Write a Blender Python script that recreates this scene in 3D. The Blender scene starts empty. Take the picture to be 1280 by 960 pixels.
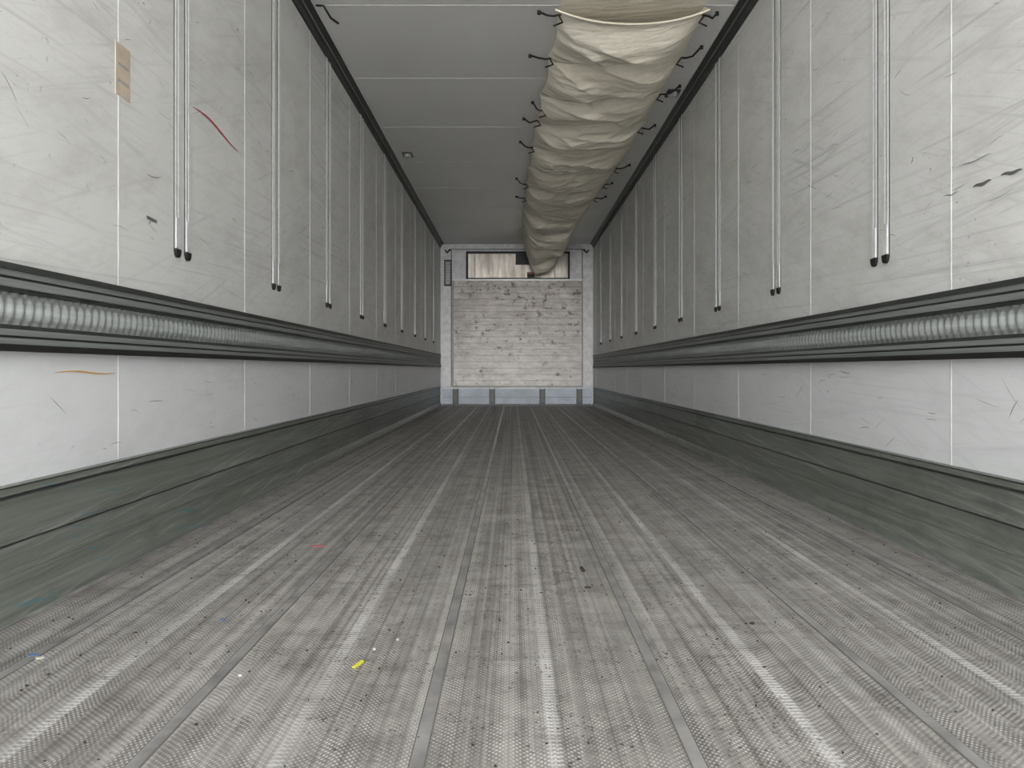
import bpy, math, random
from mathutils import Vector, noise
random.seed(7)
sc = bpy.context.scene
try:
    sc.view_settings.view_transform = 'Standard'
    sc.view_settings.look = 'None'
except Exception as e:
    print(e)

# ------------------------------------------------------------ constants
WL, WR = -1.23, 1.23          # inner faces of side walls
ZC = 2.59                     # ceiling height
Y0, Y1 = -0.6, 12.37          # open rear / front wall
CAMX, CAMZ = -0.065, 0.57

# ------------------------------------------------------------ node helper
class NT:
    def __init__(s, name):
        s.m = bpy.data.materials.new(name); s.m.use_nodes = True
        s.t = s.m.node_tree; s.b = s.t.nodes['Principled BSDF']
        s.tc = s.t.nodes.new('ShaderNodeTexCoord')
    def link(s, a, b): s.t.links.new(a, b)
    def n(s, typ, **kw):
        nd = s.t.nodes.new(typ)
        for k, v in kw.items(): setattr(nd, k, v)
        return nd
    def vec(s, scale=(1,1,1), rot=(0,0,0), loc=(0,0,0)):
        a = s.n('ShaderNodeMapping'); a.inputs['Rotation'].default_value = rot
        a.inputs['Location'].default_value = loc
        s.link(s.tc.outputs['Object'], a.inputs['Vector'])
        b = s.n('ShaderNodeMapping'); b.inputs['Scale'].default_value = scale
        s.link(a.outputs[0], b.inputs['Vector'])
        return b.outputs[0]
    def noise(s, vec, scale=1, detail=3, rough=.55, dist=0):
        a = s.n('ShaderNodeTexNoise'); a.inputs['Scale'].default_value = scale
        a.inputs['Detail'].default_value = detail; a.inputs['Roughness'].default_value = rough
        a.inputs['Distortion'].default_value = dist
        s.link(vec, a.inputs['Vector']); return a.outputs['Fac']
    def ramp(s, fac, lo, hi, a=0., b=1.):
        r = s.n('ShaderNodeMapRange'); r.inputs['From Min'].default_value = lo
        r.inputs['From Max'].default_value = hi
        r.inputs['To Min'].default_value = a; r.inputs['To Max'].default_value = b
        s.link(fac, r.inputs['Value']); return r.outputs[0]
    def math(s, op, a, b=None, c=None):
        m = s.n('ShaderNodeMath', operation=op)
        for i, v in enumerate((a, b, c)):
            if v is None: continue
            if isinstance(v, (int, float)): m.inputs[i].default_value = v
            else: s.link(v, m.inputs[i])
        return m.outputs[0]
    def mix(s, fac, a, b):
        m = s.n('ShaderNodeMix', data_type='RGBA')
        if isinstance(fac, (int, float)): m.inputs[0].default_value = fac
        else: s.link(fac, m.inputs[0])
        for i, v in ((6, a), (7, b)):
            if isinstance(v, tuple): m.inputs[i].default_value = (*v, 1)
            else: s.link(v, m.inputs[i])
        return m.outputs[2]
    def bump(s, h, strength=.3, dist=.01):
        b = s.n('ShaderNodeBump'); b.inputs['Strength'].default_value = strength
        b.inputs['Distance'].default_value = dist
        s.link(h, b.inputs['Height']); s.link(b.outputs[0], s.b.inputs['Normal'])
    def fin(s, col, rough=.5, metal=0.):
        if isinstance(col, tuple): s.b.inputs['Base Color'].default_value = (*col, 1)
        else: s.link(col, s.b.inputs['Base Color'])
        if isinstance(rough, (int, float)): s.b.inputs['Roughness'].default_value = rough
        else: s.link(rough, s.b.inputs['Roughness'])
        s.b.inputs['Metallic'].default_value = metal
        return s.m

def simple(name, col, rough=.5, metal=0., var=.12, sc_=12.):
    t = NT(name)
    f = t.noise(t.vec(), sc_, 4)
    c2 = tuple(max(0, c*(1-var*2.2)) for c in col)
    return t.fin(t.mix(t.ramp(f, .35, .7), col, c2), rough, metal)

# ------------------------------------------------------------ materials
def wall_mat():
    t = NT('grp_wall')
    base = t.mix(t.ramp(t.noise(t.vec((1,.5,.8)), 1.2, 4), .3, .7), (.81,.813,.795), (.73,.736,.716))
    mask = t.ramp(t.noise(t.vec(loc=(3,1,2)), 1.5, 3), .36, .58)
    s1 = t.ramp(t.noise(t.vec((1,.9,30), (math.radians(-22),0,0)), 1.6, 5, .62, .3), .55, .75)
    s2 = t.ramp(t.noise(t.vec((1,.7,26), (math.radians(6),0,0), (5,5,5)), 1.7, 5, .62, .3), .55, .75)
    s3 = t.ramp(t.noise(t.vec((1,.5,60), (math.radians(-2),0,0), (9,2,5)), 1.3, 4, .6, .1), .55, .70)
    f = t.math('MAXIMUM', s1, t.math('MAXIMUM', s2, s3))
    f = t.math('MULTIPLY', t.math('MULTIPLY', f, mask), .50)
    c = t.mix(f, base, (.36,.36,.345))
    g = t.math('MULTIPLY', t.ramp(t.noise(t.vec((1,.8,2.4),(math.radians(-16),0,0)), 2.0, 8, .75), .46, .70), .46)
    c = t.mix(g, c, (.45,.445,.41))
    # dark rubbed dashes
    sp = t.ramp(t.noise(t.vec((1,7,60),(math.radians(-14),0,0)), 1.0, 3, .6), .70, .76)
    sp = t.math('MULTIPLY', sp, t.ramp(t.noise(t.vec(loc=(7,2,2)), 1.6, 3), .46, .60))
    c = t.mix(t.math('MULTIPLY', sp, .55), c, (.22,.22,.205))
    sp = t.ramp(t.noise(t.vec((1,1,1.5)), 42, 3, .6), .66, .72)
    sp = t.math('MULTIPLY', sp, t.ramp(t.noise(t.vec(loc=(2,2,2)), 2.2, 3), .46, .60))
    c = t.mix(t.math('MULTIPLY', sp, .5), c, (.25,.25,.235))
    sx = t.n('ShaderNodeSeparateXYZ'); t.link(t.tc.outputs['Object'], sx.inputs[0])
    low = t.ramp(sx.outputs['Z'], .70, .60)
    c = t.mix(t.math('MULTIPLY', low, .52), c, (.85,.88,.91))
    t.bump(t.noise(t.vec((1,1,6)), 5, 3), .08, .01)
    return t.fin(c, .40)

def ceil_mat():
    t = NT('ceiling_panel')
    c = t.mix(t.ramp(t.noise(t.vec((1,.4,1)), 1.5, 4), .3, .7), (.88,.88,.868), (.82,.82,.808))
    return t.fin(c, .33)

def floor_mat():
    t = NT('ribbed_floor')
    sx = t.n('ShaderNodeSeparateXYZ'); t.link(t.tc.outputs['Object'], sx.inputs[0])
    X, Y = sx.outputs['X'], sx.outputs['Y']
    jx = t.math('SINE', t.math('MULTIPLY', X, 2*math.pi/.0102))
    ph = t.math('MULTIPLY', t.math('PINGPONG', X, .0407), 180)
    jy = t.math('SINE', t.math('ADD', t.math('MULTIPLY', Y, 2*math.pi/.0115), ph))
    pat = t.ramp(t.math('MULTIPLY', jx, jy), .0, .75)
    fx = t.math('ABSOLUTE', t.math('SUBTRACT', t.math('FRACT', t.math('ADD', t.math('DIVIDE', X, .407), .5)), .5))
    band = t.ramp(fx, .022, .034, 1, 0)
    wearn = t.ramp(t.noise(t.vec((7,3.2,1)), 2.6, 8, .75), .38, .60)
    base = t.mix(t.ramp(t.noise(t.vec((3,2.6,1)), 2.4, 8, .72), .34, .66), (.13,.121,.109), (.285,.27,.249))
    lightc = t.mix(wearn, (.31,.296,.276), (.76,.742,.715))
    c = t.mix(t.math('MULTIPLY', pat, .80), base, lightc)
    gr = t.ramp(t.math('SINE', t.math('MULTIPLY', X, 2*math.pi/.0407)), .84, .98)
    c = t.mix(t.math('MULTIPLY', gr, .40), c, (.08,.073,.064))
    lanes = t.ramp(t.noise(t.vec((34,.12,1)), 1.0, 3), .48, .62)
    c = t.mix(t.math('MULTIPLY', lanes, .28), c, (.64,.622,.59))
    lanes = t.ramp(t.noise(t.vec((44,.16,1),loc=(9,3,0)), 1.0, 3), .52, .62)
    c = t.mix(t.math('MULTIPLY', lanes, .36), c, (.10,.094,.084))
    bn = t.math('MULTIPLY', band, t.ramp(t.noise(t.vec((5,1.1,1),loc=(2,7,0)), 1.9, 5, .65), .38, .58, .25, .70))
    rib = t.ramp(t.math('SINE', t.math('MULTIPLY', Y, 2*math.pi/.012)), -.4, .6, .35, 1.)
    c = t.mix(t.math('MULTIPLY', bn, rib), c, (.76,.75,.73))
    for scl, th, am in ((40,.17,.8),(90,.26,.75)):
        v = t.n('ShaderNodeTexVoronoi'); v.inputs['Scale'].default_value = scl
        t.link(t.vec((1,.8,1),loc=(scl,0,0)), v.inputs['Vector'])
        spk = t.ramp(v.outputs['Distance'], th-.08, th, 1, 0)
        spk = t.math('MULTIPLY', spk, t.ramp(t.noise(t.vec(loc=(scl,1,0)), 5, 4), .44, .56))
        c = t.mix(t.math('MULTIPLY', spk, am), c, (.04,.036,.031))
    st = t.ramp(t.noise(t.vec((3,8,1)), 2.6, 8, .78), .52, .66)
    c = t.mix(t.math('MULTIPLY', st, .48), c, (.085,.077,.066))
    st = t.ramp(t.noise(t.vec((1,1.2,1),loc=(7,7,0)), 2.4, 8, .75), .50, .68)
    c = t.mix(t.math('MULTIPLY', st, .24), c, (.62,.595,.56))
    bp = t.math('ADD', pat, t.math('MULTIPLY', t.noise(t.vec(), 40, 3), .6))
    t.bump(bp, .3, .002)
    return t.fin(c, .52, .05)

def alu_mat(name, a, b, rough=.42, metal=.5, streak=(1,.8,40)):
    t = NT(name)
    f = t.ramp(t.noise(t.vec(streak), 1.6, 5, .65), .35, .65)
    c = t.mix(f, a, b)
    g = t.ramp(t.noise(t.vec((1,.9,16),(math.radians(-12),0,0),(4,4,4)), 2.0, 5, .65), .57, .68)
    c = t.mix(t.math('MULTIPLY', g, .35), c, tuple(min(.9,x*1.6) for x in a))
    t.bump(t.noise(t.vec(streak), 3, 3), .12, .004)
    return t.fin(c, rough, metal)

def kick_mat():
    t = NT('kick_plate_metal')
    f = t.ramp(t.noise(t.vec((1,.7,30)), 1.6, 5, .65), .35, .65)
    c = t.mix(f, (.16,.175,.152), (.255,.272,.242))
    g = t.ramp(t.noise(t.vec((1,.7,40),(math.radians(-5),0,0),(4,4,4)), 2.0, 5, .65), .54, .70)
    c = t.mix(t.math('MULTIPLY', g, .55), c, (.47,.485,.455))
    g = t.ramp(t.noise(t.vec((1,1.2,3)), 2.0, 6, .7), .52, .72)
    c = t.mix(t.math('MULTIPLY', g, .62), c, (.085,.092,.08))
    m = t.ramp(t.noise(t.vec(loc=(5,5,1)), 2.0, 2), .50, .58)
    g = t.ramp(t.noise(t.vec((1,2.6,60),(math.radians(8),0,0),(1,9,4)), 1.3, 5, .65), .61, .65)
    c = t.mix(t.math('MULTIPLY', t.math('MULTIPLY', g, m), .75), c, (.05,.24,.33))
    t.bump(t.noise(t.vec((1,1,14)), 3, 4), .25, .006)
    return t.fin(c, .36, .25)

def bulk_mat():
    t = NT('battered_aluminium')
    c = t.mix(t.ramp(t.noise(t.vec((1.2,1,9)), 3, 6, .7), .35, .68), (.55,.52,.495), (.36,.335,.31))
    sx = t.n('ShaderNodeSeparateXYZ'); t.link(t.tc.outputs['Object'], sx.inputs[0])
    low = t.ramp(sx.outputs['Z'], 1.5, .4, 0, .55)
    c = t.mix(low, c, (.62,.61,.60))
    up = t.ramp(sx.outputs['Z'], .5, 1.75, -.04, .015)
    s = t.ramp(t.noise(t.vec((.9,1,1.6),loc=(4,4,4)), 5, 7, .75), .44, .68)
    c = t.mix(t.math('MULTIPLY', s, .60), c, (.24,.195,.15))
    nz = t.math('ADD', t.noise(t.vec((1,1,1.15)), 10, 4, .6), up)
    big = t.ramp(t.noise(t.vec((1,1,1.3),loc=(1.3,0,.4)), 2.6, 3), .40, .56)
    s = t.ramp(nz, .54, .64)
    c = t.mix(t.math('MULTIPLY', t.math('MULTIPLY', s, big), .85), c, (.055,.04,.028))
    t.bump(t.noise(t.vec(), 7, 4), .6, .012)
    return t.fin(c, .42, .15)

def fabric_mat():
    t = NT('duct_fabric')
    c = t.mix(t.ramp(t.noise(t.vec((1,1.6,1)), 3, 5), .35, .7), (.94,.89,.765), (.87,.81,.68))
    g = t.ramp(t.noise(t.vec((1.2,7,1),(0,0,.15)), 3, 6, .7), .53, .74)
    c = t.mix(t.math('MULTIPLY', g, .42), c, (.44,.38,.295))
    t.bump(t.noise(t.vec((1.6,8,1),(0,0,.2)), 3, 4, .55, .6), .4, .03)
    m = t.fin(c, .8)
    return m

M = dict(
    wall=wall_mat(), ceil=ceil_mat(), floor=floor_mat(), kick=kick_mat(), bulk=bulk_mat(), fabric=fabric_mat(),
    seam=simple('seam_sealant', (.90,.91,.90), .4),
    cseam=simple('ceiling_joint', (.93,.93,.92), .4),
    alu=alu_mat('anodised_rail', (.19,.203,.194), (.28,.298,.284), .45, .2),
    alul=alu_mat('bright_aluminium', (.78,.79,.79), (.90,.90,.90), .3, .1),
    corr=alu_mat('galvanised_corrugated', (.25,.27,.26), (.37,.39,.375), .40, .4),
    dark=simple('dark_rail_edge', (.055,.06,.056), .45, .2),
    black=simple('black_rubber', (.012,.012,.012), .55),
    hollow=simple('backing_grey', (.16,.17,.165), .5),  # plain grey: plank backing, pallet stop base strip and brackets
    joint=simple('floor_joint_metal', (.40,.39,.375), .30, .22, .25, 9),
    jdark=simple('floor_joint_gap', (.16,.15,.137), .8),
    white=simple('white_paint', (.84,.86,.87), .35),
    bluish=simple('pallet_stop_paint', (.60,.67,.76), .5, 0, .12, 5),
    brown=simple('brown_tape', (.66,.56,.44), .5),
    red=simple('red_crayon', (.50,.06,.07), .6),
    orange=simple('orange_crayon', (.75,.42,.12), .6),
    scuff=simple('rubber_scuff', (.16,.16,.15), .6),
    scuffl=simple('light_scuff', (.42,.42,.40), .6),
    lens=simple('lamp_lens', (.70,.70,.66), .2),
    yellow=simple('yellow_scrap', (.85,.80,.05), .5),
    paper=simple('paper_scrap', (.60,.58,.53), .7),
    dirt=simple('dirt_crumb', (.05,.045,.038), .9),
    blue=simple('blue_scrap', (.05,.16,.40), .5),
    label=simple('placard_face', (.42,.44,.45), .4),
    redp=simple('red_handle', (.35,.04,.03), .4),
    warm_reflect=alu_mat('evaporator_sheet', (.26,.235,.20), (.62,.58,.53), .32, .35, (6,1,1)),  # sheet metal with its warm reflections put into the base colour
    asphalt=simple('yard_concrete', (.62,.605,.58), .9, 0, .1, 3),
)

# ------------------------------------------------------------ mesh builder
class MB:
    def __init__(s): s.v=[]; s.f=[]; s.m=[]; s.mats=[]; s.sm=[]
    def mi(s, k):
        if k not in s.mats: s.mats.append(k)
        return s.mats.index(k)
    def box(s, x0,x1,y0,y1,z0,z1,k):
        b=len(s.v)
        s.v += [(x,y,z) for z in (z0,z1) for y in (y0,y1) for x in (x0,x1)]
        for q in ((0,2,3,1),(4,5,7,6),(0,1,5,4),(2,6,7,3),(0,4,6,2),(1,3,7,5)):
            s.f.append(tuple(b+i for i in q)); s.m.append(s.mi(k)); s.sm.append(False)
    def poly(s, pts, k):
        b=len(s.v); s.v+=[tuple(p) for p in pts]; s.f.append(tuple(range(b,b+len(pts)))); s.m.append(s.mi(k)); s.sm.append(False)
    def grid(s, rows, k, smooth=True, closed=False):
        b=len(s.v); n=len(rows[0])
        for r in rows: s.v += [tuple(p) for p in r]
        for i in range(len(rows)-1):
            for j in range(n if closed else n-1):
                j2=(j+1)%n
                s.f.append((b+i*n+j, b+i*n+j2, b+(i+1)*n+j2, b+(i+1)*n+j)); s.m.append(s.mi(k)); s.sm.append(smooth)
    def tube(s, pts, r, k, n=8):
        rows=[]
        P=[Vector(p) for p in pts]
        for i,p in enumerate(P):
            d=(P[min(i+1,len(P)-1)]-P[max(i-1,0)]).normalized()
            a=d.cross(Vector((0,0,1)))
            if a.length<.1: a=d.cross(Vector((1,0,0)))
            a.normalize(); b=d.cross(a)
            rr = r if not isinstance(r,(list,tuple)) else r[i]
            rows.append([p+rr*(math.cos(t)*a+math.sin(t)*b) for t in [2*math.pi*j/n for j in range(n)]])
        s.grid(rows,k,True,True)
        s.poly(rows[0],k); s.poly(rows[-1][::-1],k)
    def strip(s, axis, x, pts, w, k):
        rows=[]
        for i,(y,z,f) in enumerate(pts):
            a=pts[max(i-1,0)]; c=pts[min(i+1,len(pts)-1)]
            dy,dz=c[0]-a[0],c[1]-a[1]; L=math.hypot(dy,dz) or 1
            ny,nz=-dz/L,dy/L
            rows.append([(x,y+ny*w*f,z+nz*w*f),(x,y-ny*w*f,z-nz*w*f)])
        s.grid(rows,k,False)
    def obj(s, name, parent=None):
        me=bpy.data.meshes.new(name); me.from_pydata(s.v,[],s.f)
        for k in s.mats: me.materials.append(M[k])
        for p,m,sm in zip(me.polygons,s.m,s.sm): p.material_index=m; p.use_smooth=sm
        me.update()
        o=bpy.data.objects.new(name,me); sc.collection.objects.link(o)
        if parent: o.parent=parent
        return o

# ------------------------------------------------------------ shell
T=.07
b=MB(); b.box(WL-T-.0, WR+T, Y0, Y1+T, -.12, 0, 'floor'); floor=b.obj('floor')
b=MB()
for k in range(-3,4):
    x=.2035+.407*(k-0)
    if WL+.04<x<WR-.04:
        b.box(x-.010,x+.010,Y0,Y1-.3,0,.0015,'joint')
        b.box(x-.0125,x-.010,Y0,Y1-.3,0,.0006,'jdark')
        b.box(x+.010,x+.0125,Y0,Y1-.3,0,.0006,'jdark')
b.obj('floor_joints', floor)

b=MB(); b.box(WL-T,WR+T,Y0,Y1+T,ZC,ZC+.09,'ceil'); ceiling=b.obj('ceiling')
b=MB()
y=1.05
while y<12.2:
    b.box(WL+.03,WR-.03,y-.004,y+.004,ZC-.0014,ZC,'cseam'); y+=1.07
b.obj('ceiling_joints', ceiling)

def side_wall(side):
    s=-1 if side=='left' else 1
    xi = WL if s<0 else WR
    b=MB(); b.box(min(xi,xi+s*T),max(xi,xi+s*T),Y0,Y1+T,0,ZC,'wall'); w=b.obj('wall_'+side)
    b=MB(); y=.13
    while y<12.2:
        b.box(min(xi,xi-s*.001),max(xi,xi-s*.001),y-.0035,y+.0035,.28,ZC-.02,'seam'); y+=1.07
    b.obj('panel_seams',w)
    b=MB(); R=random.Random(11 if s<0 else 23)
    xm=xi-s*.0015
    for i in range(320):
        y=R.uniform(1.6,11); z=R.choice([R.uniform(.95,2.4),R.uniform(.95,1.9),R.uniform(.34,.56)])
        L=R.uniform(.01,.12) ; an=R.choice([R.gauss(-.35,.25),R.gauss(.3,.3),R.gauss(0,.1)]); cv=R.uniform(-.4,.4)
        pts=[]
        for j in range(7):
            t=j/6; a=an+cv*(t-.5)
            pts.append((y+L*t*math.cos(a), z+L*t*math.sin(a), math.sin(math.pi*(t*.9+.05))))
        b.strip(0,xm,pts,R.uniform(.0005,.0014),R.choice(['scuff','scuffl','scuffl']))
    for i in range(34):
        y=R.uniform(1.8,8); z=R.uniform(1.0,2.2); r=R.uniform(.003,.007)
        b.poly([(xm, y+r*R.uniform(.4,1.2)*math.cos(t), z+r*R.uniform(.4,1.2)*math.sin(t)) for t in [j*math.pi/4 for j in range(8)]],'scuff')
    b.obj('scuff_marks',w)
    return w
wl=side_wall('left'); wr=side_wall('right')

# specific marks ------------------------------------------------
b=MB(); x=WL+.002
b.box(WL,x,2.25,2.335,1.38,1.535,'brown')
b.box(WL,x+.0005,2.262,2.325,1.42,1.43,'scuffl'); b.box(WL,x+.0005,2.262,2.325,1.47,1.478,'scuffl')
b.obj('tape_patch')
b=MB()
b.strip(0,WL+.0022,[(2.79+.46*t,1.525+.012*math.sin(t*5)-.02*t,.3+math.sin(math.pi*t)) for t in [i/12 for i in range(13)]],.0035,'red')
b.strip(0,WL+.0022,[(1.95+.3*t,.562+.004*math.sin(t*6),.3+math.sin(math.pi*t)) for t in [i/10 for i in range(11)]],.0018,'orange')
b.strip(0,WL+.0022,[(2.44+.07*t,1.055-.002*t,1) for t in [0,.5,1]],.005,'scuff')
b.obj('crayon_marks', wl)
b=MB()
def rp(px,py):
    d=960*1.295/(px-641); return d, CAMZ+(462-py)*d/960
for (a,c,w) in (((1217,234),(1240,225),.006),((1252,219),(1279,212),.006),((1180,246),(1200,240),.002),((1140,205),(1142,196),.003),((1196,210),(1240,192),.0015)):
    p,q=rp(*a),rp(*c)
    b.strip(0,WR-.0022,[(p[0]+(q[0]-p[0])*t, p[1]+(q[1]-p[1])*t+.002*math.sin(9*t), .35+math.sin(math.pi*t)) for t in [i/8 for i in range(9)]],w*.6,'scuff')
b.obj('black_smears', wr)

# front wall -------------------------------------------------------
b=MB(); b.box(WL,WR,Y1,Y1+T,0,ZC,'white'); wf=b.obj('wall_front')

def kick(side,top):
    s=-1 if side=='left' else 1; xi=WL if s<0 else WR
    prof=[(0,top),(.016,top-.004),(.016,top-.022),(.010,top-.026),(.010,.185),(.014,.182),(.014,.172),(.010,.169),(.010,.108),(.014,.105),(.014,.097),(.010,.094),(.012,.045),(.028,.028),(.034,.008),(.05,.004),(.05,0),(0,0)]
    b=MB()
    rows=[[(xi-s*p,y,z) for p,z in prof] for y in [Y0+(12.2-Y0)*i/12 for i in range(13)]]
    b.grid(rows,'kick',False)
    for r in (rows[0],rows[-1]): b.poly(r,'kick')
    b.box(min(xi,xi-s*.018),max(xi,xi-s*.018),Y0,12.2,top-.006,top-.003,'dark')
    b.box(min(xi,xi-s*.0145),max(xi,xi-s*.0145),Y0,12.2,top-.031,top-.026,'dark')
    b.box(min(xi,xi-s*.0125),max(xi,xi-s*.0125),Y0,12.2,.166,.169,'dark')
    b.box(min(xi-s*.034,xi-s*.052),max(xi-s*.034,xi-s*.052),Y0,12.2,.0,.005,'joint')
    return b.obj('baseboard_'+side)
kick('left',.305); kick('right',.288)

def rail(side,dz):
    s=-1 if side=='left' else 1; xi=WL if s<0 else WR
    b=MB()
    def bx(p,z0,z1,k): b.box(min(xi,xi-s*p),max(xi,xi-s*p),Y0,12.15,z0+dz,z1+dz,k)
    bx(.030,.797,.812,'dark'); bx(.024,.783,.797,'alu'); bx(.018,.776,.783,'dark'); bx(.028,.758,.776,'alu'); bx(.020,.748,.758,'dark')
    bx(.004,.672,.748,'dark')
    bx(.020,.662,.672,'dark'); bx(.028,.648,.662,'alu'); bx(.018,.642,.648,'dark'); bx(.026,.628,.642,'alu'); bx(.032,.612,.628,'black')
    pit=.036; n=int((12.15-Y0)/(pit/8)); rows=[]
    for i in range(n+1):
        y=Y0+i*pit/8; ph=2*math.pi*y/pit; r=[]
        for j in range(9):
            u=j/8; lens=math.sin(math.pi*u)
            # spindle shaped dimples pressed in a flat band, offset half a pitch at top/bottom
            d=.0085*math.cos(ph)*lens - .0045*math.cos(ph)*(1-lens)
            r.append((xi-s*(.013+d), y, .673+dz+.074*u))
        rows.append(r)
    b.grid(rows,'corr',True)
    return b.obj('scuff_rail')
rail('left',0); rail('right',-.012)

def track(side,yc):
    s=-1 if side=='left' else 1; xi=WL if s<0 else WR
    zb=.955 if s<0 else .935
    b=MB()
    def bx(p0,p1,y0,y1,z0,z1,k): b.box(min(xi-s*p0,xi-s*p1),max(xi-s*p0,xi-s*p1),y0,y1,z0,z1,k)
    for dy in (-.042,.042):
        y=yc+dy
        bx(0,.002,y-.018,y+.018,zb+.03,ZC-.03,'dark')
        bx(0,.0035,y-.0205,y-.018,zb+.03,ZC-.03,'dark')
        bx(0,.005,y-.018,y-.005,zb+.03,ZC-.03,'alul')
        bx(0,.005,y+.005,y+.018,zb+.03,ZC-.03,'alul')
        bx(0,.0035,y+.018,y+.0205,zb+.03,ZC-.03,'dark')
        bx(0,.007,y-.013,y+.013,zb+.035,zb+.14,'white')
        pts=[(y+.021*math.cos(a),zb+.032+.030*math.sin(a)) for a in [math.pi+math.pi*i/10 for i in range(11)]]
        f=[(xi-s*.010,p,z) for p,z in pts]; g=[(xi,p,z) for p,z in pts]
        b.poly(f,'black'); b.grid([f,g],'black',False)
        b.poly([f[0],f[-1],g[-1],g[0]],'black')
    return b.obj('lashing_track')
for side in ('left','right'):
    for k in range(-2,9):
        track(side, 2.70+1.07*k)

def corner(side,idx):
    s=-1 if side=='left' else 1; xi=WL if s<0 else WR
    b=MB()
    prof=[(0,ZC-.075),(.010,ZC-.070),(.016,ZC-.045),(.030,ZC-.022),(.050,ZC-.010),(.062,ZC-.004),(.062,ZC),(0,ZC)]
    rows=[[(xi-s*p,y,z) for p,z in prof] for y in (Y0,12.3)]
    b.grid(rows,'dark',False)
    for r in rows: b.poly(r,'dark')
    b.tube([(xi-s*.030,Y0,ZC-.030),(xi-s*.030,12.3,ZC-.030)],.005,'alu',8)
    b.tube([(xi-s*.066,Y0,ZC-.006),(xi-s*.066,12.3,ZC-.006)],.005,'alul',6)
    return b.obj('trim_%d'%idx)
corner('left',1); corner('right',2)

def post(side,idx):
    s=-1 if side=='left' else 1; xi=WL if s<0 else WR
    b=MB()
    a,c=sorted((xi-s*.012,xi-s*.17)); b.box(a,c,Y1-.05,Y1,.30,ZC-.02,'white')
    a,c=sorted((xi-s*.17,xi-s*.185)); b.box(a,c,Y1-.06,Y1,.30,ZC-.09,'alu')
    b.tube([(xi-s*.16,Y1-.05,ZC-.10),(xi-s*.16,Y1-.13,ZC-.11),(xi-s*.12,Y1-.15,ZC-.16),(xi-s*.09,Y1-.13,ZC-.12)],.014,'black',8)
    return b.obj('trim_%d'%idx)
post('left',3); post('right',4)

# bulkhead ---------------------------------------------------------
FY=12.20
b=MB()
x0,x1,z0,z1=-1.005,1.028,.295,1.985
b.box(x0,x1,FY+.02,Y1-.024,z0,z1,'hollow')
n=17; h=(z1-z0)/n
R=random.Random(4)
def bpt(x,z,d):
    dent=noise.noise(Vector((x*2.1,z*2.0,1)))*.008+noise.noise(Vector((x*6,z*6,5)))*.003
    return (x,FY+d-dent,z)
for i in range(n):
    za=z0+i*h; zb=za+h; g=.0022; off=R.uniform(-.0015,.0015)
    front=[[bpt(x0+(x1-x0)*j/80, za+g+(h-2*g)*k/4, off) for k in range(5)] for j in range(81)]
    b.grid(front,'bulk',True)
    lo=[[bpt(x0+(x1-x0)*j/80, za+g, off+q) for q in (0,.012)] for j in range(81)]
    hi=[[bpt(x0+(x1-x0)*j/80, zb-g, off+q) for q in (0,.012)] for j in range(81)]
    b.grid(lo,'alu',False); b.grid(hi,'alu',False)
b.box(x0-.018,x0,FY-.014,Y1-.024,z0,z1,'alu'); b.box(x1,x1+.018,FY-.014,Y1-.024,z0,z1,'alu')
b.box(x0-.018,x1+.018,FY-.014,Y1-.024,z1,z1+.02,'alul')
b.box(x0-.018,x1+.018,FY-.016,Y1-.024,z0-.002,z0+.018,'alu')
b.obj('bulkhead_panel')

b=MB()
x0,x1,z0,z1=-.81,.845,2.015,2.455
yb=Y1-.024; yf=Y1-.13
fw=.03
b.box(x0,x1,yf,yb,z1-fw,z1,'black')
b.box(x0,x0+fw,yf,yb,z0,z1-fw,'black'); b.box(x1-fw,x1,yf,yb,z0,z1-fw,'black')
b.box(x0+fw,x1-fw,yf,yb,z0,z0+.02,'dark')
b.box(x0+fw,x1-fw,yb-.04,yb,z0+.02,z1-fw,'warm_reflect')
b.box(x0+fw+.10,x0+fw+.108,yb-.046,yb-.04,z0+.02,z1-fw,'dark')
b.box(.60,.608,yb-.046,yb-.04,z0+.02,z1-fw,'dark')
b.box(-.02,.56,yb-.08,yb-.04,2.25,z1-fw,'black')
for i in range(9):
    z=2.265+i*.019; b.box(-.01,.55,yb-.09,yb-.078,z,z+.005,'dark')
b.box(.165,.275,yf-.02,yb-.04,2.035,2.12,'black'); b.box(.18,.26,yf-.026,yf-.02,2.09,2.115,'redp')
b.obj('evaporator_housing')
b=MB()
b.box(-1.04,1.06,Y1-.03,Y1,2.50,2.512,'alu'); b.obj('trim_5')

# pallet stop
b=MB()
b.box(WL+.055,WR-.055,12.14,Y1-.024,.0,.285,'bluish')
b.box(WL+.055,WR-.055,12.12,12.16,.268,.288,'white')
b.box(WL+.055,WR-.055,12.12,12.16,.0,.03,'hollow')
b.box(WL+.055,WR-.055,12.125,12.145,.13,.137,'alu')
for x in (-.965,-.39,.40,.985):
    b.box(x-.045,x-.03,12.07,12.14,.035,.27,'dark'); b.box(x+.03,x+.045,12.07,12.14,.035,.27,'dark')
    b.box(x-.03,x+.03,12.085,12.14,.05,.26,'hollow'); b.box(x-.045,x+.045,12.06,12.14,.0,.055,'dark')
b.obj('pallet_stop')

# placard
b=MB()
x0,x1,z0,z1=-1.165,-1.045,1.91,2.33; y=Y1-.05
b.box(x0,x1,y-.012,y,z0,z1,'black'); b.box(x0+.02,x1-.02,y-.016,y-.012,z0+.025,z1-.025,'label')
for i in range(8): b.box(x0+.03,x1-.03,y-.018,y-.016,z0+.05+i*.043,z0+.06+i*.043,'white')
b.obj('placard')

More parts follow.
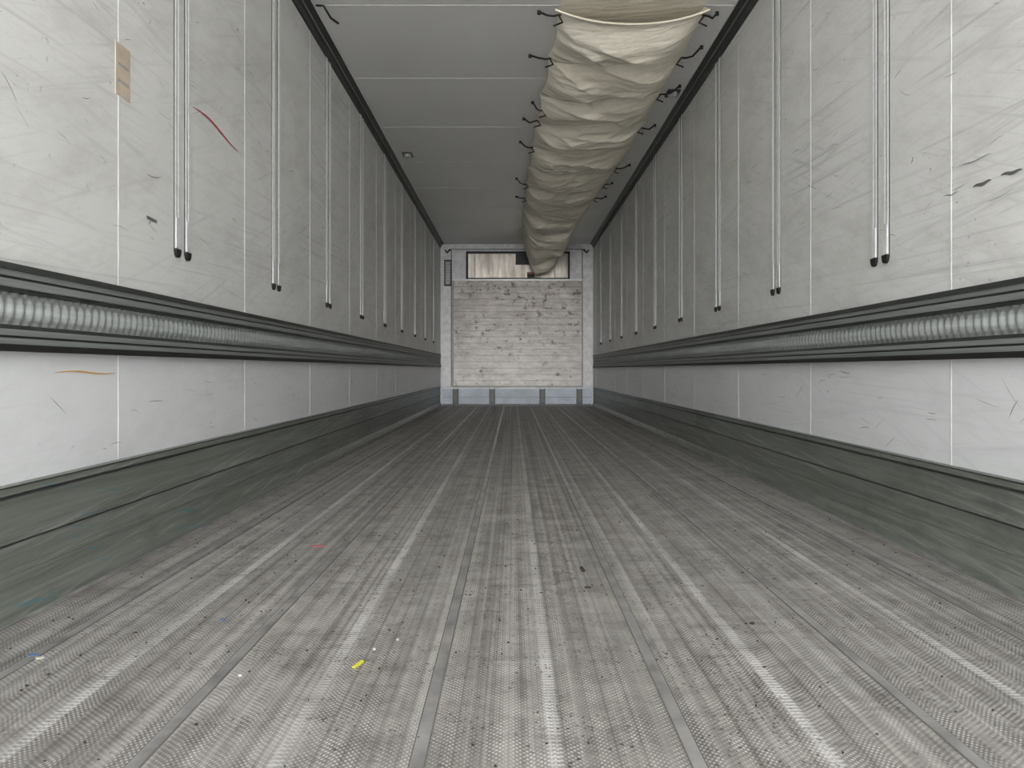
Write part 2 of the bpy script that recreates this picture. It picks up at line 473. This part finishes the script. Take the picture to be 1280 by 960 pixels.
# ------------------------------------------------------------ fabric air duct
def lerp(tab,y):
    if y<=tab[0][0]: return tab[0][1]
    for (a,u),(c,v) in zip(tab,tab[1:]):
        if y<=c:
            t=(y-a)/(c-a); t=t*t*(3-2*t)*.5+t*.5; return u+(v-u)*t
    return tab[-1][1]
XL=[(4.25,.235),(6.8,.15),(9,.115),(11,.12),(12.2,.18)]
XR=[(4.25,1.09),(6.8,1.07),(9,.97),(11,.85),(12.2,.68)]
SAG=[(4.25,.115),(5.5,.125),(7,.125),(9,.14),(10.2,.20),(11.2,.38),(11.8,.42),(12.2,.30)]
ST=[3.6,4.25,4.88,5.52,6.15,6.85,7.55,8.2,8.85,9.5,10.2,10.9,11.6,12.3]
def phase(y):
    for a,c in zip(ST,ST[1:]):
        if y<=c: return (y-a)/(c-a)
    return 1.
def ridge(x,y,z): return max(0,1-abs(noise.noise(Vector((x,y,z))))*4.5)
def duct_pt(u,y):
    xl=lerp(XL,y)+CAMX; xr=lerp(XR,y)+CAMX
    p0=math.sin(math.pi*phase(y))
    xl+=.030*p0; xr-=.030*p0
    x=xl+(xr-xl)*u
    c=(1-abs(2*u-1)**4)
    z=ZC-.026-.022*p0
    yw=y+.09*math.sin(u*4+y*.9)+.09*noise.noise(Vector((x*1.7,y*.4,3)))
    yw=max(3.61,min(12.29,yw))
    k=phase(yw)
    pl=abs(math.sin(math.pi*k**.75))**.7
    sg=lerp(SAG,y)*(1+.35*noise.noise(Vector((x*2,y*1.3,8))))
    m=0 if y<9.3 else min(1,(y-9.3)/1.2)
    z-=sg*c*((.08+.70*m)+(.92-.70*m)*pl)
    k2=max(0,1-abs(k-.45-.15*math.sin(u*3+y))*10)
    z+=.026*k2*c*(.5+.5*math.sin(u*5+y*3))
    # V shaped tension folds starting at the ties on both edges
    v=0
    for edge in (u,1-u):
        q=math.sin((k*2*math.pi*2.0)+edge*5)*math.exp(-edge*4.0)
        v+=q*.012*min(1,edge*8)
    w=v
    w-=ridge(x*1.1+y*.9, y*4.0-x*1.6, 4.3)*.022
    w+=noise.noise(Vector((x*1.5, y*3.2, 1.3)))*.020
    w-=ridge(x*1.9-y*.5, y*8+x*2.0, 9.3)*.010
    w-=ridge(x*4+y*2, y*9-x*5, 2.3)*.005
    w+=noise.noise(Vector((x*7, y*12, 7.3)))*.002
    z+=w*(.1+.9*c)
    z=min(z,ZC-.02)
    return (x,y,z)
b=MB()
ny,nx=800,70
rows=[]
for i in range(ny+1):
    y=4.25+(12.20-4.25)*i/ny
    rows.append([duct_pt(j/nx,y) for j in range(nx+1)])
for j in range(nx+1):
    u=j/nx
    zt=ZC-.028-.080*(1-abs(2*u-1)**2.2)
    for i in range(30):
        p=rows[i][j]; t=(1-i/30)**2; rows[i][j]=(p[0],p[1],p[2]*(1-t)+zt*t)
b.grid(rows,'fabric',True)
rows2=[]
for i in range(61):
    y=4.02+(12.20-4.02)*i/60
    xl=lerp(XL,y)+CAMX+.03; xr=lerp(XR,y)+CAMX-.03
    rows2.append([(xl+(xr-xl)*j/12,y,ZC-.008-.010*math.sin(math.pi*j/12)) for j in range(13)])
b.grid(rows2,'fabric',True)
for u,xo in ((0,.006),(1,-.006)):
    rr=[]
    for i in range(ny+1):
        p=rows[i][0 if u==0 else -1]; rr.append([(p[0],p[1],p[2]),(p[0]+xo*4,p[1],ZC-.008)])
    b.grid(rr,'fabric',True)
b.tube([rows[0][j] for j in range(nx+1)],.006,'fabric',8)
duct=b.obj('air_duct')
b=MB()
R=random.Random(5)
def strap(side,y):
    p=Vector(duct_pt(0 if side<0 else 1,y)); s=side
    L=R.uniform(.06,.11); dy=R.uniform(-.12,.10)
    pts=[p+Vector((-s*.03,0,-.012)),p+Vector((s*.01,dy*.1,-.018)),p+Vector((s*L*.5,dy*.5,-.012+R.uniform(-.01,.01))),p+Vector((s*L,dy,.012)),]
    pts[-1].z=ZC-.006
    b.tube(pts,.006,'black',8)
    b.tube([pts[-1]+Vector((0,0,.005)),pts[-1]+Vector((0,0,-.014))],.011,'black',8)
    q=p+Vector((-s*.02,0,-.02))
    b.tube([q,q+Vector((-s*.02,.03,-.022)),q+Vector((s*.03,.06,-.028))],.005,'black',6)
for y in [4.28,4.88,5.80,6.08,6.85,8.2,8.85]: strap(-1,y)
for y in [4.28,4.88,5.52,6.25,7.55,8.2,8.85]: strap(1,y)
b.obj('bungee_straps',duct)

def lamp(x,y):
    b=MB()
    b.box(x-.045,x+.045,y-.07,y+.07,ZC-.012,ZC,'dark')
    rows=[]
    for k,(r,z) in enumerate(((1,-.012),(.9,-.026),(.6,-.034))):
        rows.append([(x+.036*r*math.cos(t)*1.0,y+.058*r*math.sin(t),ZC+z) for t in [j*math.pi/8 for j in range(16)]])
    b.grid(rows,'lens',True,True); b.poly(rows[-1],'lens')
    return b.obj('ceiling_lamp')
lamp(-1.05,7.2); lamp(1.10,5.6)
b=MB()
b.tube([(-1.15,4.25,ZC-.005),(-1.10,4.2,ZC-.03),(-1.08,4.28,ZC-.06),(-1.07,4.34,ZC-.05),(-1.06,4.38,ZC-.045)],.006,'black',8)
b.obj('loose_cable')

# ------------------------------------------------------------ floor debris
b=MB(); R=random.Random(9)
def scrap(x,y,l,w,a,k,h=.002):
    ca,sa=math.cos(a),math.sin(a)
    pts=[(x+ca*u*l-sa*v*w, y+sa*u*l+ca*v*w) for u,v in ((-.5,-.4),(.1,-.55),(.5,-.3),(.45,.4),(-.1,.5),(-.5,.35))]
    lo=[(p,q,0) for p,q in pts]; hi=[(p,q,h+R.uniform(0,.002)) for p,q in pts]
    b.grid([lo,hi],k,False,True); b.poly(hi,k)
def fp(px,py):
    d=960*CAMZ/(py-462); return CAMX+(px-641)*d/960, d
for px,py,l,w,a,k in ((448,831,.035,.007,1.2,'yellow'),(468,812,.005,.005,0,'paper'),(398,683,.04,.010,.1,'redp'),(300,845,.006,.005,0,'paper'),
    (728,712,.010,.05,.1,'dirt'),(735,735,.016,.010,0,'dirt'),(42,820,.02,.004,.6,'blue'),(50,823,.014,.008,.6,'paper'),(278,775,.010,.005,0,'blue'),(497,800,.005,.004,0,'paper'),(940,780,.01,.01,0,'dirt')):
    x,y=fp(px,py); scrap(x,y,l,w,a,k)
for i in range(380):
    y=R.uniform(1.0,1.0+R.choice([2,4,8])); x=R.uniform(-1.15,1.15)
    r=R.uniform(.0015,.0035); scrap(x,y,r*R.uniform(1,2.2),r,R.uniform(0,3.1),'dirt',.001)
b.obj('floor_debris')

# ------------------------------------------------------------ outside yard
b=MB(); b.box(-40,40,-60,25,-1.35,-1.25,'asphalt'); b.obj('yard_ground')

# ------------------------------------------------------------ light
w=bpy.data.worlds.new('sky'); sc.world=w; w.use_nodes=True
nt=w.node_tree; bg=nt.nodes['Background']
bg.inputs['Color'].default_value=(.965,.975,1,1); bg.inputs['Strength'].default_value=4.7
def sun(name,e,ang,rx,rz,col):
    l=bpy.data.lights.new(name,'SUN'); l.energy=e; l.angle=math.radians(ang); l.color=col
    o=bpy.data.objects.new(name,l); sc.collection.objects.link(o)
    o.rotation_euler=(math.radians(rx),0,math.radians(rz)); o.location=(0,-10,6)
sun('deep_end_fill',3.5,26,88.5,0,(1,.985,.96))  # added soft fill along the trailer, brightens the deep end
sun('yard_bounce_sun',20,2,-45,10,(1,.98,.95))   # added for yard bounce onto the ceiling; travels towards -Y, only reaches the yard

# ------------------------------------------------------------ camera
c=bpy.data.cameras.new('camera'); co=bpy.data.objects.new('camera',c); sc.collection.objects.link(co)
co.location=(CAMX,0,CAMZ); co.rotation_euler=(math.radians(90),0,0)
c.sensor_width=36; c.lens=36*960/1280; c.shift_y=-18/1280; c.shift_x=-1/1280; c.clip_start=.02
sc.camera=co
